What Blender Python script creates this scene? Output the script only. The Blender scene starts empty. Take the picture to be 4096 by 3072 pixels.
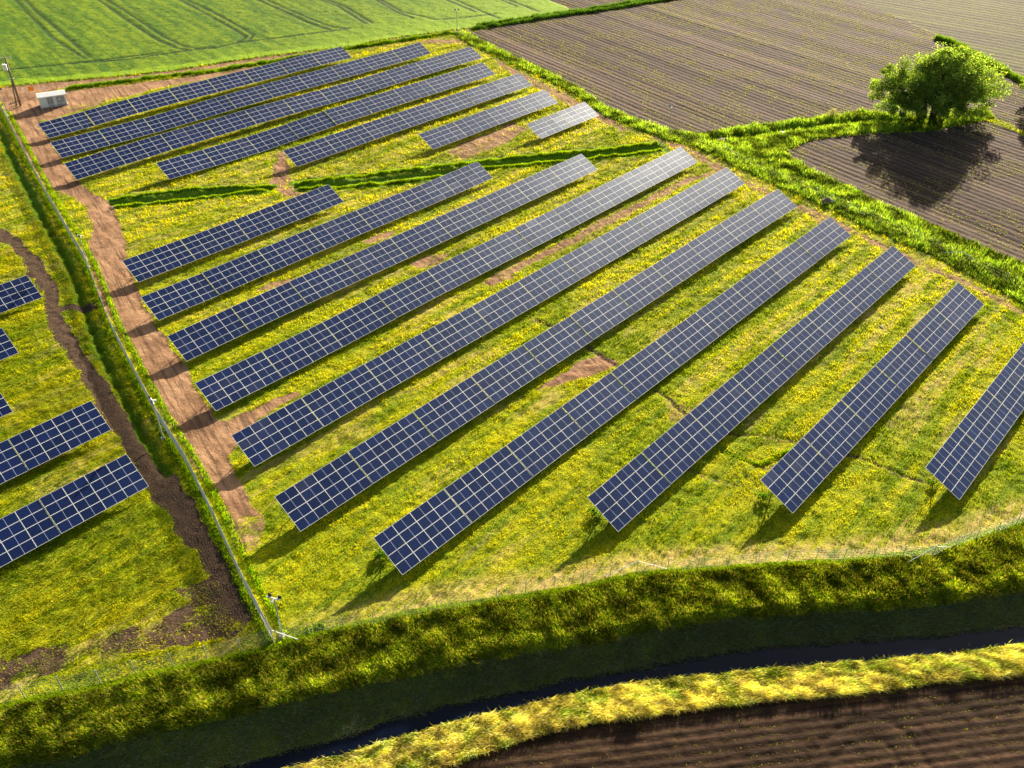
import bpy, bmesh, math, random
import numpy as np
from mathutils import Matrix, Vector

random.seed(7); RNG = np.random.default_rng(7)
scene = bpy.context.scene
COL = scene.collection

# ------------------------------------------------------------------ camera
F_PX, PITCH, ROLL, CY = 3377.3, 0.6007937, 0.013653, 1276.74
CAMZ = 66.88
fw = np.array([0, math.cos(PITCH), -math.sin(PITCH)]); rt = np.array([1.0, 0, 0]); upv = np.cross(rt, fw)
cr = math.cos(ROLL) * rt + math.sin(ROLL) * upv
cu = -math.sin(ROLL) * rt + math.cos(ROLL) * upv
cam = bpy.data.cameras.new('camera'); camo = bpy.data.objects.new('camera', cam); COL.objects.link(camo)
M = Matrix(((cr[0], cu[0], -fw[0], 0), (cr[1], cu[1], -fw[1], 0), (cr[2], cu[2], -fw[2], CAMZ), (0, 0, 0, 1)))
camo.matrix_world = M
cam.sensor_fit = 'HORIZONTAL'; cam.sensor_width = 36.0
cam.lens = 36.0 * F_PX / 4096; cam.shift_y = (CY - 1536) / 4096
cam.clip_start = 1.0; cam.clip_end = 6000
scene.camera = camo

# ------------------------------------------------------------------ sky and sun
SUN_AZ, SUN_EL = math.radians(25.0), math.radians(18.5)
SD = np.array([math.sin(SUN_AZ) * math.cos(SUN_EL), math.cos(SUN_AZ) * math.cos(SUN_EL), math.sin(SUN_EL)])
w = bpy.data.worlds.new('World'); scene.world = w; w.use_nodes = True
nt = w.node_tree
sky = nt.nodes.new('ShaderNodeTexSky'); sky.sky_type = 'NISHITA'; sky.sun_disc = False
sky.sun_elevation = SUN_EL; sky.sun_rotation = SUN_AZ; sky.dust_density = 3.0; sky.air_density = 1.0
bg = nt.nodes['Background']; bg.inputs['Strength'].default_value = 0.05
nt.links.new(sky.outputs[0], bg.inputs[0])
sl = bpy.data.lights.new('sun', 'SUN'); sl.energy = 5.0; sl.angle = math.radians(0.5); sl.color = (1.0, 0.89, 0.68)
so = bpy.data.objects.new('sun', sl); COL.objects.link(so)
so.rotation_euler = Vector(tuple(-SD)).to_track_quat('-Z', 'Y').to_euler(); so.location = (60, 120, 120)
scene.view_settings.view_transform = 'Standard'; scene.view_settings.look = 'None'
scene.view_settings.exposure = 1.6; scene.view_settings.gamma = 1.0

# ------------------------------------------------------------------ measuring helpers
def gp(x, y, z=0.0):
    """ground point seen at photo position (x, y), photo 2212 wide"""
    x *= 4096 / 2212; y *= 4096 / 2212
    d = fw + cr * (x - 2048) / F_PX - cu * (y - CY) / F_PX
    p = d * ((z - CAMZ) / d[2]); return float(p[0]), float(p[1])
def gs(x, y, z=0.0): return gp(x * 2212 / 4096, y * 2212 / 4096, z)
def G(pts, z=0.0): return [gp(px, py, z) for px, py in pts]
PSI = 0.81288966; TAU = 0.423007
UN = np.array([math.cos(PSI), math.sin(PSI)]); NN = np.array([-math.sin(PSI), math.cos(PSI)])

_T = np.random.default_rng(3).random((16, 256, 256)).astype(np.float32)
def vnoise(x, y, k=0):
    xi = np.floor(x).astype(np.int64); yi = np.floor(y).astype(np.int64)
    fx = x - xi; fy = y - yi; fx = fx * fx * (3 - 2 * fx); fy = fy * fy * (3 - 2 * fy)
    t = _T[k % 16]; a = t[yi & 255, xi & 255]; b = t[yi & 255, (xi + 1) & 255]
    c = t[(yi + 1) & 255, xi & 255]; d = t[(yi + 1) & 255, (xi + 1) & 255]
    return (a * (1 - fx) + b * fx) * (1 - fy) + (c * (1 - fx) + d * fx) * fy
def fbm(x, y, s, k=0, o=3):
    r = 0; a = 1; t = 0
    for i in range(o):
        r = r + a * vnoise(x / s * 2 ** i + 17 * i, y / s * 2 ** i + 31 * i, k + i); t += a; a *= 0.5
    return r / t
def sstep(a, b, x):
    t = np.clip((x - a) / (b - a), 0, 1); return t * t * (3 - 2 * t)
def inpoly(x, y, poly):
    r = np.zeros(x.shape, bool); xs = [p[0] for p in poly]; ys = [p[1] for p in poly]
    m = (x >= min(xs)) & (x <= max(xs)) & (y >= min(ys)) & (y <= max(ys))
    if not m.any(): return r
    X = x[m]; Y = y[m]; c = np.zeros(X.shape, bool); n = len(poly)
    for i in range(n):
        x1, y1 = poly[i]; x2, y2 = poly[(i + 1) % n]
        if y1 == y2: continue
        k = ((y1 > Y) != (y2 > Y)) & (X < (x2 - x1) * (Y - y1) / (y2 - y1) + x1); c ^= k
    r[m] = c; return r
def pdist(x, y, pl, cut=12.0):
    r = np.full(x.shape, 1e3)
    for (x1, y1), (x2, y2) in zip(pl[:-1], pl[1:]):
        m = (x > min(x1, x2) - cut) & (x < max(x1, x2) + cut) & (y > min(y1, y2) - cut) & (y < max(y1, y2) + cut)
        if not m.any(): continue
        X = x[m]; Y = y[m]; dx, dy = x2 - x1, y2 - y1; L = dx * dx + dy * dy + 1e-9
        t = np.clip(((X - x1) * dx + (Y - y1) * dy) / L, 0, 1)
        r[m] = np.minimum(r[m], np.hypot(X - x1 - t * dx, Y - y1 - t * dy))
    return r

# ------------------------------------------------------------------ tagging helpers
def tag(o, label=None, cat=None, group=None, kind=None):
    if label: o['label'] = label
    if cat: o['category'] = cat
    if group: o['group'] = group
    if kind: o['kind'] = kind
    return o
def mesh_np(name, V, Fc, mat, parent=None, smooth=False, attrs=None):
    """V (n,3), Fc (m,k) integer faces of one size"""
    me = bpy.data.meshes.new(name); n = len(V); m, k = Fc.shape
    me.vertices.add(n); me.vertices.foreach_set('co', np.asarray(V, np.float32).ravel())
    me.loops.add(m * k); me.loops.foreach_set('vertex_index', Fc.astype(np.int32).ravel())
    me.polygons.add(m); me.polygons.foreach_set('loop_start', np.arange(0, m * k, k, dtype=np.int32))
    if smooth: me.polygons.foreach_set('use_smooth', np.ones(m, bool))
    for an, av in (attrs or {}).items():
        if av.ndim == 1:
            a = me.attributes.new(an, 'FLOAT', 'POINT'); a.data.foreach_set('value', av.astype(np.float32))
        else:
            a = me.attributes.new(an, 'FLOAT_COLOR', 'POINT'); c = np.ones((n, 4), np.float32); c[:, :3] = av
            a.data.foreach_set('color', c.ravel())
    me.update(calc_edges=True); me.materials.append(mat)
    o = bpy.data.objects.new(name, me); COL.objects.link(o)
    if parent: o.parent = parent
    return o
def empty(name, loc, rz=0):
    o = bpy.data.objects.new(name, None); COL.objects.link(o); o.location = loc; o.rotation_euler = (0, 0, rz); o.empty_display_size = .5; return o
def bm_obj(name, bm, mat, parent=None, smooth=False):
    me = bpy.data.meshes.new(name); bm.normal_update(); bm.to_mesh(me); bm.free()
    for m in (mat if isinstance(mat, (list, tuple)) else [mat]): me.materials.append(m)
    if smooth:
        for p in me.polygons: p.use_smooth = True
    o = bpy.data.objects.new(name, me); COL.objects.link(o)
    if parent: o.parent = parent
    return o
def add_box(bm, c, s, rot=None, mi=0, bev=0):
    mt = Matrix.Translation(c) @ (rot or Matrix()) @ Matrix.Diagonal((*s, 1))
    r = bmesh.ops.create_cube(bm, size=1, matrix=mt)
    fs = {f for v in r['verts'] for f in v.link_faces}
    for f in fs: f.material_index = mi
    if bev:
        es = list({e for v in r['verts'] for e in v.link_edges}); bmesh.ops.bevel(bm, geom=es, offset=bev, segments=1, affect='EDGES')
def add_bar(bm, a, b, t, t2=None):
    a = Vector(a); b = Vector(b); d = b - a
    q = d.to_track_quat('Z', 'Y').to_matrix().to_4x4()
    add_box(bm, (a + b) / 2, (t, t2 or t, d.length), q)
def add_tube(bm, a, b, r, r2=None, seg=8):
    a = Vector(a); b = Vector(b); d = b - a
    q = d.to_track_quat('Z', 'Y').to_matrix().to_4x4()
    bmesh.ops.create_cone(bm, cap_ends=True, segments=seg, radius1=r, radius2=r if r2 is None else r2, depth=d.length, matrix=Matrix.Translation((a + b) / 2) @ q)

# ------------------------------------------------------------------ materials
def newmat(name):
    m = bpy.data.materials.new(name); m.use_nodes = True; return m, m.node_tree, m.node_tree.nodes['Principled BSDF']
class NB:
    def __init__(s, t): s.t = t; s.n = t.nodes; s.l = t.links
    def _in(s, sock, v):
        if hasattr(v, 'is_output'): s.l.new(v, sock)
        elif isinstance(v, tuple) and len(v) == 3 and sock.type == 'RGBA': sock.default_value = (*v, 1)
        else: sock.default_value = v
    def mix(s, f, a, b, mode='MIX'):
        n = s.n.new('ShaderNodeMix'); n.data_type = 'RGBA'; n.blend_type = mode
        s._in(n.inputs[0], f); s._in(n.inputs[6], a); s._in(n.inputs[7], b); return n.outputs[2]
    def math(s, op, a, b=0.0, c=0.0, clamp=False):
        n = s.n.new('ShaderNodeMath'); n.operation = op; n.use_clamp = clamp
        s._in(n.inputs[0], a); s._in(n.inputs[1], b); s._in(n.inputs[2], c); return n.outputs[0]
    def ramp(s, v, a, b, lo=0.0, hi=1.0):
        n = s.n.new('ShaderNodeMapRange'); n.interpolation_type = 'SMOOTHSTEP'
        s._in(n.inputs[0], v); n.inputs[1].default_value = a; n.inputs[2].default_value = b; n.inputs[3].default_value = lo; n.inputs[4].default_value = hi; return n.outputs[0]
    def attr(s, name, out='Fac'):
        n = s.n.new('ShaderNodeAttribute'); n.attribute_name = name; return n.outputs[out]
    def coord(s): return s.n.new('ShaderNodeTexCoord').outputs['Object']
    def mapping(s, v, rot=0, scale=(1, 1, 1)):
        n = s.n.new('ShaderNodeMapping'); n.vector_type = 'TEXTURE'; n.inputs['Rotation'].default_value = (0, 0, -rot); n.inputs['Scale'].default_value = tuple(1 / v_ for v_ in scale)
        s.l.new(v, n.inputs[0]); return n.outputs[0]
    def noise(s, v, scale, det=4, rough=.6, dist=0):
        n = s.n.new('ShaderNodeTexNoise'); n.inputs['Scale'].default_value = scale; n.inputs['Detail'].default_value = det
        n.inputs['Roughness'].default_value = rough; n.inputs['Distortion'].default_value = dist; s.l.new(v, n.inputs['Vector']); return n.outputs['Fac']
    def bump(s, h, strength, dist, prev=None):
        n = s.n.new('ShaderNodeBump'); n.inputs['Strength'].default_value = strength; n.inputs['Distance'].default_value = dist
        s.l.new(h, n.inputs['Height'])
        if prev: s.l.new(prev, n.inputs['Normal'])
        return n.outputs[0]

def flat_mat(name, col, rough=.6, metal=0, var=.15, scale=3):
    m, t, b = newmat(name); k = NB(t); c = k.coord(); n = k.noise(c, scale, 5)
    f = k.ramp(n, .3, .7)
    cc = k.mix(f, tuple(x * (1 - var) for x in col), tuple(min(1, x * (1 + var)) for x in col))
    t.links.new(cc, b.inputs['Base Color']); b.inputs['Roughness'].default_value = rough; b.inputs['Metallic'].default_value = metal
    return m
M_GALV = flat_mat('galvanised_steel', (.50, .54, .53), .45, .6, .2, 2)
M_ALU = flat_mat('aluminium', (.88, .88, .86), .4, 0, .08, 1)
M_WHITE = flat_mat('white_paint', (.82, .82, .80), .4, 0, .05, 1)
M_KIOSK = flat_mat('pale_panel', (.70, .74, .76), .5, 0, .07, .8)
M_DOOR = flat_mat('grey_door', (.30, .34, .38), .5, 0, .15, 2)
M_BLACK = flat_mat('black_plastic', (.015, .015, .018), .5)
M_WOODP = flat_mat('weathered_pole', (.24, .16, .11), .8, 0, .35, 1.5)
M_CONC = flat_mat('concrete', (.45, .42, .38), .8, 0, .2, 4)
M_ORANGE = flat_mat('orange_board', (.80, .28, .02), .5, 0, .05)
M_ROCK = flat_mat('rock', (.20, .15, .12), .9, 0, .4, 3)
M_BARK = flat_mat('bark', (.10, .075, .05), .9, 0, .4, 4)

# blades and leaves: colour carried per blade
def leaf_mat(name, trans=.35, rough=.55, gloss=.04):
    m, t, b = newmat(name); k = NB(t); a = k.attr('Col', 'Color')
    d = t.nodes.new('ShaderNodeBsdfDiffuse'); tr = t.nodes.new('ShaderNodeBsdfTranslucent'); ms = t.nodes.new('ShaderNodeMixShader')
    t.links.new(a, d.inputs[0]); tc = k.mix(1.0, a, (1.0, 1.0, .45), 'MULTIPLY'); t.links.new(tc, tr.inputs[0]); ms.inputs[0].default_value = trans
    t.links.new(d.outputs[0], ms.inputs[1]); t.links.new(tr.outputs[0], ms.inputs[2])
    t.links.new(ms.outputs[0], t.nodes['Material Output'].inputs[0]); t.nodes.remove(b)
    return m
M_BLADE = leaf_mat('grass_blade', .55)
M_LEAF = leaf_mat('leaf', .6)

# ground of the solar field: mown grass, straw, dirt and dark soil by real ground cover
def site_mat():
    m, t, b = newmat('meadow_ground'); k = NB(t); c = k.coord()
    st = k.mapping(c, -PSI, (.16, 1.0, 1.0))           # streaks along the rows (mowing direction)
    n1 = k.noise(st, .55, 6, .65); n2 = k.noise(c, .35, 4); n3 = k.noise(c, 3.2, 5, .7); n4 = k.noise(st, 1.6, 5, .7)
    g = k.mix(k.ramp(n1, .42, .56), (.15, .23, .003), (.52, .49, .003))
    g = k.mix(k.ramp(n2, .45, .70, 0, .55), g, (.08, .20, .006))
    g = k.mix(k.ramp(n3, .48, .62, 0, .7), g, (.03, .07, .003))
    n7 = k.noise(c, 7.5, 3, .8); g = k.mix(k.ramp(n7, .42, .58), k.mix(.50, g, (.03, .07, .002)), k.mix(.30, g, (.55, .58, .02)))
    dryf = k.math('MULTIPLY', k.attr('dry'), k.ramp(n4, .35, .62), clamp=True)
    g = k.mix(dryf, g, (.58, .42, .14))
    lush = k.mix(k.ramp(n3, .4, .6), (.08, .18, .008), (.20, .33, .01))
    g = k.mix(k.attr('lush'), g, lush)
    dn = k.math('ADD', k.attr('dirt'), k.math('MULTIPLY', k.math('SUBTRACT', n3, .5), .9))
    df = k.ramp(dn, .38, .60)
    ns = k.noise(c, 6.0, 6, .75)
    dc = k.mix(k.ramp(k.noise(c, .25, 4), .35, .65), (.27, .145, .08), (.46, .265, .15))
    rut = k.noise(k.mapping(c, math.atan2(43, 29), (.07, 1.0, 1.0)), 1.5, 5, .7)
    dc = k.mix(k.ramp(rut, .48, .60, 0, .8), dc, (.15, .085, .05))
    dc = k.mix(k.ramp(ns, .52, .68, 0, .5), dc, (.20, .115, .07))
    g = k.mix(df, g, dc)
    sn = k.math('ADD', k.attr('soil'), k.math('MULTIPLY', k.math('SUBTRACT', n3, .5), 1.1))
    sf = k.ramp(sn, .40, .60)
    sc = k.mix(k.ramp(ns, .40, .65), (.055, .035, .022), (.16, .10, .065))
    g = k.mix(sf, g, sc)
    t.links.new(g, b.inputs['Base Color']); b.inputs['Roughness'].default_value = .95; b.inputs['Specular IOR Level'].default_value = .1
    bp = k.bump(n3, .9, .22); bp = k.bump(n7, .9, .12, bp)
    t.links.new(bp, b.inputs['Normal']); return m
M_SITE = site_mat()

def crop_mat():
    m, t, b = newmat('green_crop'); k = NB(t); c = k.coord()
    a = math.atan2(-53, 44)
    st = k.mapping(c, -a, (.06, .7, 1)); n1 = k.noise(st, .7, 5, .65); n2 = k.noise(c, .5, 6, .65); n3 = k.noise(c, 1.6, 4, .7)
    g = k.mix(k.ramp(n1, .38, .62), (.07, .15, .006), (.17, .25, .004))
    g = k.mix(k.ramp(n2, .45, .65, 0, .6), g, (.03, .085, .01))
    g = k.mix(k.attr('yellow'), g, (.24, .38, .006))
    g = k.mix(k.ramp(n3, .55, .7, 0, .5), g, (.05, .12, .02))
    g = k.mix(k.math('MULTIPLY', k.attr('tram'), .95), g, (.03, .06, .015))
    t.links.new(g, b.inputs['Base Color']); b.inputs['Roughness'].default_value = .9; b.inputs['Specular IOR Level'].default_value = .1
    t.links.new(k.bump(n3, .9, .25, k.bump(n2, .6, .35)), b.inputs['Normal']); return m
M_CROP = crop_mat()

def plough_mat(name, dirv, dark, light, period=.75, wv=.5, seed_green=.0, bs=.12):
    m, t, b = newmat(name); k = NB(t); c = k.coord(); a = math.atan2(dirv[1], dirv[0])
    st = k.mapping(c, -a, (.03, 1, 1)); st2 = k.mapping(c, -a, (.25, 1.0, 1))
    n1 = k.noise(st, .35, 6, .7); n2 = k.noise(c, 1.8, 6, .7); n3 = k.noise(st2, 2.2, 5, .7); n4 = k.noise(c, .05, 3)
    wn = t.nodes.new('ShaderNodeTexWave'); wn.wave_type = 'BANDS'; wn.bands_direction = 'Y'; wn.inputs['Scale'].default_value = 1 / period / 3.18
    wn.inputs['Distortion'].default_value = .5; wn.inputs['Detail'].default_value = 3
    t.links.new(k.mapping(c, -a, (.35, 1, 1)), wn.inputs['Vector'])
    n5 = k.noise(k.mapping(c, -a, (.02, 1, 1)), .16, 4, .7)
    col = k.mix(k.ramp(n1, .40, .60), dark, light); col = k.mix(k.ramp(n5, .35, .6, .45, 0), col, tuple(x * .6 for x in dark))
    col = k.mix(k.ramp(n2, .45, .7, 0, .55), col, tuple(x * .45 for x in dark))
    col = k.mix(k.math('MULTIPLY', k.ramp(wn.outputs['Fac'], .55, .95), wv), col, tuple(x * .55 for x in dark))
    if seed_green:
        sg = k.math('MULTIPLY', k.ramp(n3, .54, .66), k.ramp(n4, .35, .65, .3, 1))
        col = k.mix(k.math('MULTIPLY', sg, seed_green), col, (.30, .27, .04))
    t.links.new(col, b.inputs['Base Color']); b.inputs['Roughness'].default_value = .95; b.inputs['Specular IOR Level'].default_value = .1
    bp = k.bump(wn.outputs['Fac'], .7, bs); bp = k.bump(n2, .8, .12, bp); t.links.new(k.bump(n3, .7, .12, bp), b.inputs['Normal']); return m
M_PL1 = plough_mat('sown_soil', (35, -47), (.052, .032, .026), (.145, .092, .070), 1.6, .5, .22, .14)
M_PL2 = plough_mat('ploughed_soil', (31, 4.3), (.036, .020, .012), (.085, .046, .028), .75, .7, .10, .08)
M_STUB = plough_mat('stubble_soil', (50, -40), (.08, .065, .05), (.16, .155, .045), 3.0, .3, .5)

def water_mat():
    m, t, b = newmat('ditch_water'); k = NB(t); c = k.coord()
    b.inputs['Base Color'].default_value = (.002, .004, .012, 1); b.inputs['Roughness'].default_value = .15; b.inputs['Specular IOR Level'].default_value = .2
    t.links.new(k.bump(k.noise(c, 2.5, 3), .25, .05), b.inputs['Normal']); return m
M_WATER = water_mat()

# solar glass: dark cells with fine wires, divided in two halves
def glass_mat():
    m, t, b = newmat('solar_cells'); k = NB(t); c = k.coord()
    sep = t.nodes.new('ShaderNodeSeparateXYZ'); t.links.new(c, sep.inputs[0])
    oi = t.nodes.new('ShaderNodeObjectInfo'); rnd = oi.outputs['Random']
    def lines(sock, per, wd):
        f = k.math('FRACT', k.math('DIVIDE', k.math('ADD', sock, 20 * per), per)); d = k.math('ABSOLUTE', k.math('SUBTRACT', f, .5))
        return k.math('GREATER_THAN', d, .5 - wd / per / 2)
    lx = lines(sep.outputs[0], .0925, .006); ly = lines(sep.outputs[1], .183, .006)
    ln = k.math('MAXIMUM', lx, ly)
    cell = k.mix(rnd, (.003, .009, .050), (.005, .014, .078))
    col = k.mix(k.math('MULTIPLY', ln, .35), cell, (.12, .15, .28))
    mid = k.math('LESS_THAN', k.math('ABSOLUTE', sep.outputs[0]), .018)
    col = k.mix(k.math('MULTIPLY', mid, .9), col, (.50, .56, .72))
    wn = t.nodes.new('ShaderNodeTexWhiteNoise'); wn.noise_dimensions = '1D'; t.links.new(rnd, wn.inputs['W'])
    geo = t.nodes.new('ShaderNodeNewGeometry')
    dn = k.noise(k.mapping(geo.outputs['Position'], 0, (.05, .05, .05)), 1.0, 3)
    dust = k.math('MULTIPLY', k.ramp(k.math('ADD', k.math('MULTIPLY', wn.outputs[0], .35), dn), .80, 1.0), .07)
    col = k.mix(dust, col, (.36, .33, .36))
    t.links.new(col, b.inputs['Base Color'])
    t.links.new(k.math('ADD', k.math('MULTIPLY', dust, .4), .27), b.inputs['Roughness'])
    b.inputs['IOR'].default_value = 1.5; b.inputs['Specular IOR Level'].default_value = .8; b.inputs['Specular Tint'].default_value = (.55, .74, 1.0, 1)
    return m
M_GLASS = glass_mat()

# ------------------------------------------------------------------ lines of the land (measured on the photograph, ground plane)
FENCE_S = G([(592, 1390), (729, 1352), (900, 1315), (1071, 1290), (1242, 1265), (1378, 1235), (1456, 1228), (1627, 1218), (1798, 1208), (1969, 1191), (2071, 1167), (2212, 1119)])
FENCE_SW = [gp(.3418 * a, 1092 + .3418 * b) for a, b in [(160, 1220), (400, 1170), (640, 1130), (860, 1068), (1095, 1020), (1310, 970), (1527, 930), (1735, 860)]]
def ext(l, k=120):
    l = sorted(l); (x1, y1), (x2, y2) = l[0], l[1]; (x3, y3), (x4, y4) = l[-2], l[-1]
    a = (x1 - k, y1 - k * .25); b = (x4 + k, y4 + k * .22)
    return np.array([a] + l + [b])
L_F = ext(FENCE_SW[:-1] + FENCE_S)
L_C = ext(G([(0, 1640), (120, 1615), (308, 1565), (513, 1518), (756, 1462), (900, 1432), (1071, 1400), (1242, 1372), (1485, 1328), (1661, 1308), (1866, 1296), (2003, 1284), (2140, 1266), (2212, 1250)], -.3))
L_U = ext(G([(513, 1655), (729, 1598), (831, 1564), (968, 1527), (1105, 1499), (1242, 1471), (1378, 1447), (1485, 1427), (1593, 1410), (1729, 1396), (1900, 1386), (2037, 1376), (2212, 1352)], -2))
L_W = ext(G([(560, 1672), (729, 1628), (866, 1588), (1002, 1550), (1139, 1518), (1242, 1494), (1378, 1470), (1485, 1458), (1593, 1447), (1729, 1434), (1866, 1424), (2037, 1410), (2212, 1386)], -2))
L_N = ext(G([(900, 1672), (1071, 1612), (1173, 1578), (1276, 1555), (1485, 1528), (1661, 1507), (1866, 1490), (2037, 1466), (2212, 1449)]))
def yl(L, x): return np.interp(x, L[:, 0], L[:, 1])

P_CROP = G([(-500, 150), (-300, 205), (0, 188), (103, 178), (239, 167), (376, 152), (547, 126), (756, 101), (855, 82), (982, 66), (1019, 61), (1105, 46), (1170, 36), (1238, 24), (1184, 0), (1050, -60), (900, -150), (-500, -150)])
P_FAR = G([(1184, 0), (1238, 22), (1412, 0), (1500, -14), (1650, -60), (1100, -200), (900, -150), (1050, -60)])
P_NE = G([(1010, 72), (1105, 52), (1242, 32), (1412, 4), (1560, -20), (1700, -45), (1850, 5), (1950, 42), (2010, 70), (2105, 118), (2212, 178), (2420, 280), (2300, 330), (2129, 245), (2000, 268), (1876, 262), (1800, 268), (1729, 275), (1593, 290), (1500, 300), (1430, 283), (1378, 262), (1310, 235), (1242, 190), (1173, 156), (1105, 124), (1045, 96)])
P_STUB = G([(1700, -45), (1850, 5), (1950, 42), (2010, 68), (2105, 112), (2212, 168), (2420, 270), (3000, 200), (2400, -150), (1800, -150), (1560, -60)])
P_E = G([(1692, 328), (1764, 302), (1876, 290), (2000, 286), (2129, 262), (2300, 330), (2420, 285), (3400, 500), (3600, 1100), (2500, 720), (2212, 567), (2174, 554), (2071, 509), (1969, 465), (1900, 438), (1832, 403), (1764, 373)])
P_VERGE = G([(1000, 68), (1050, 92), (1105, 120), (1173, 150), (1242, 184), (1310, 230), (1378, 258), (1430, 278), (1500, 290), (1593, 275), (1729, 258), (1866, 240), (2000, 250), (2129, 235), (2150, 256), (2000, 284), (1876, 288), (1764, 300), (1692, 326), (1764, 373), (1832, 403), (1900, 438), (1969, 465), (2071, 509), (2174, 554), (2212, 567), (2500, 720), (2500, 800), (2212, 655), (2100, 598), (2003, 547), (1900, 506), (1798, 455), (1695, 410), (1593, 362), (1500, 318), (1430, 300), (1378, 280), (1310, 252), (1242, 205), (1173, 168), (1105, 138), (1037, 108), (985, 80)])
LN_NHEDGE = G([(144, 192), (200, 186), (246, 180), (376, 163), (440, 158), (513, 146), (643, 125), (756, 105), (855, 90), (968, 73), (996, 73)])
LN_TOPH1 = G([(1019, 64), (1105, 52), (1173, 40), (1242, 31), (1310, 22), (1412, 5), (1480, -5)])
LN_TOPH2 = G([(1030, 58), (1105, 47), (1173, 36), (1242, 26), (1310, 16), (1412, -1)])
LN_HEDGE_R = G([(2022, 84), (2058, 96), (2105, 122), (2157, 149), (2212, 180), (2330, 240)])
LN_IU1 = G([(240, 433), (342, 418), (445, 408), (590, 403)]); LN_IL1 = G([(250, 448), (400, 433), (500, 421), (580, 411)])
LN_IU2 = G([(640, 398), (729, 386), (860, 371), (1000, 354), (1050, 346), (1180, 336), (1290, 326), (1420, 311)])
LN_IL2 = G([(645, 410), (729, 406), (850, 396), (970, 380), (1040, 364), (1170, 354), (1300, 341), (1430, 326)])
LN_ID1 = G([(245, 440), (370, 426), (472, 415), (585, 407)]); LN_ID2 = G([(642, 404), (729, 397), (855, 384), (985, 368), (1045, 356), (1175, 345), (1295, 334), (1425, 319)])
FENCE_W = [(-125.0, 195.0), (-109.4, 173.0), (-81.6, 133.3), (-65.4, 111.2), (-54.3, 93.4), (-42.3, 76.3), (-36.0, 68.2), (-30.5, 60.1), (-25.3, 52.1), gp(592, 1386)]
def offs(pl, d):
    out = []
    for i, (x, y) in enumerate(pl):
        a = pl[max(0, i - 1)]; b = pl[min(len(pl) - 1, i + 1)]; dx, dy = b[0] - a[0], b[1] - a[1]; L = math.hypot(dx, dy)
        out.append((x + dy / L * d, y - dx / L * d))
    return out
LN_WDITCH = offs(FENCE_W[1:7], 2.4)
LN_VDITCH = G([(1535, 300), (1661, 284), (1729, 273), (1876, 258), (1960, 258)])
TRK_L = [(0, 215), (20, 258), (41, 314), (68, 362), (96, 407), (154, 424), (191, 455), (197, 496), (191, 545), (205, 608), (222, 649), (246, 701), (273, 745), (308, 807), (342, 865), (373, 916), (410, 967), (440, 1030), (470, 1075), (505, 1110)]
TRK_R = [(545, 1110), (525, 1066), (499, 1018), (492, 980), (560, 905), (650, 852), (640, 845), (560, 880), (490, 905), (472, 900), (431, 858), (410, 813), (373, 759), (345, 718), (321, 677), (294, 629), (284, 601), (273, 540), (260, 500), (250, 462), (232, 434), (191, 414), (164, 390), (133, 345), (99, 301), (85, 262), (150, 235), (300, 200), (420, 178), (540, 150), (376, 172), (246, 186), (141, 198)]
P_TRACK = G(TRK_L + TRK_R)
P_NTRACK = G([(-300, 240), (-200, 215), (0, 190), (103, 180), (239, 169), (376, 154), (547, 128), (756, 103), (855, 84), (982, 68), (1012, 64), (990, 71), (968, 70), (855, 87), (756, 101.5), (643, 121), (513, 141), (376, 159), (246, 176), (144, 188), (90, 205), (0, 222)])
DIRT = [(G(q), wgt) for q, wgt in [
 ([(930, 86), (996, 84), (1020, 100), (1105, 146), (1207, 196), (1310, 250), (1380, 285), (1340, 282), (1250, 238), (1150, 185), (1085, 150), (1060, 122), (1040, 105), (1000, 95), (910, 95), (880, 97)], .75),
 ([(1380, 280), (1440, 300), (1500, 322), (1560, 362), (1690, 425), (1790, 468), (1850, 498), (1962, 552), (2100, 612), (2212, 670), (2212, 685), (2080, 615), (1950, 562), (1840, 505), (1800, 500), (1690, 440), (1600, 395), (1530, 360), (1470, 335)], .72),
 ([(1105, 264), (1140, 277), (1095, 308), (1010, 342), (965, 332), (1000, 305), (1060, 290)], .85),
 ([(1045, 610), (1110, 570), (1200, 528), (1330, 460), (1485, 385), (1565, 368), (1485, 398), (1350, 468), (1250, 520), (1150, 570), (1065, 620)], .8),
 ([(1163, 838), (1200, 812), (1250, 783), (1290, 766), (1335, 778), (1310, 800), (1250, 818), (1190, 840)], .95),
 ([(444, 1030), (533, 1060), (570, 1110), (560, 1180), (520, 1200), (490, 1120)], .62), ([(1430, 868), (1470, 872), (1510, 885), (1470, 905), (1440, 915)], .6), ([(1500, 880), (1435, 862), (1420, 840), (1450, 900)], .5),
 ([(545, 628), (600, 605), (655, 598), (640, 612), (580, 632)], .8), ([(885, 572), (930, 550), (975, 545), (950, 572), (900, 580)], .8),
 ([(785, 522), (820, 505), (850, 503), (840, 515), (800, 530)], .8), ([(598, 330), (618, 325), (625, 385), (650, 430), (610, 425), (585, 395)], .85),
 ([(640, 870), (760, 800), (800, 775), (760, 810), (680, 860)], .5), ([(1135, 672), (1170, 690), (1160, 705)], .6),
 ([(300, 200), (376, 172), (451, 166), (600, 142), (640, 135), (500, 150), (250, 215), (100, 262), (60, 258)], .9),
 ([(770, 103), (860, 92), (920, 88), (860, 95), (780, 108)], .7),
]]
LN_SOIL = [(G([(-60, 480), (0, 505), (40, 530), (60, 560), (103, 625), (130, 711), (171, 779), (205, 830), (246, 899), (290, 967), (342, 1053), (400, 1110), (440, 1170), (480, 1250), (530, 1330)]), 1.1),
           (G([(130, 668), (215, 655)]), 1.0), (G([(360, 1040), (420, 1160)]), 1.3)]
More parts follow.
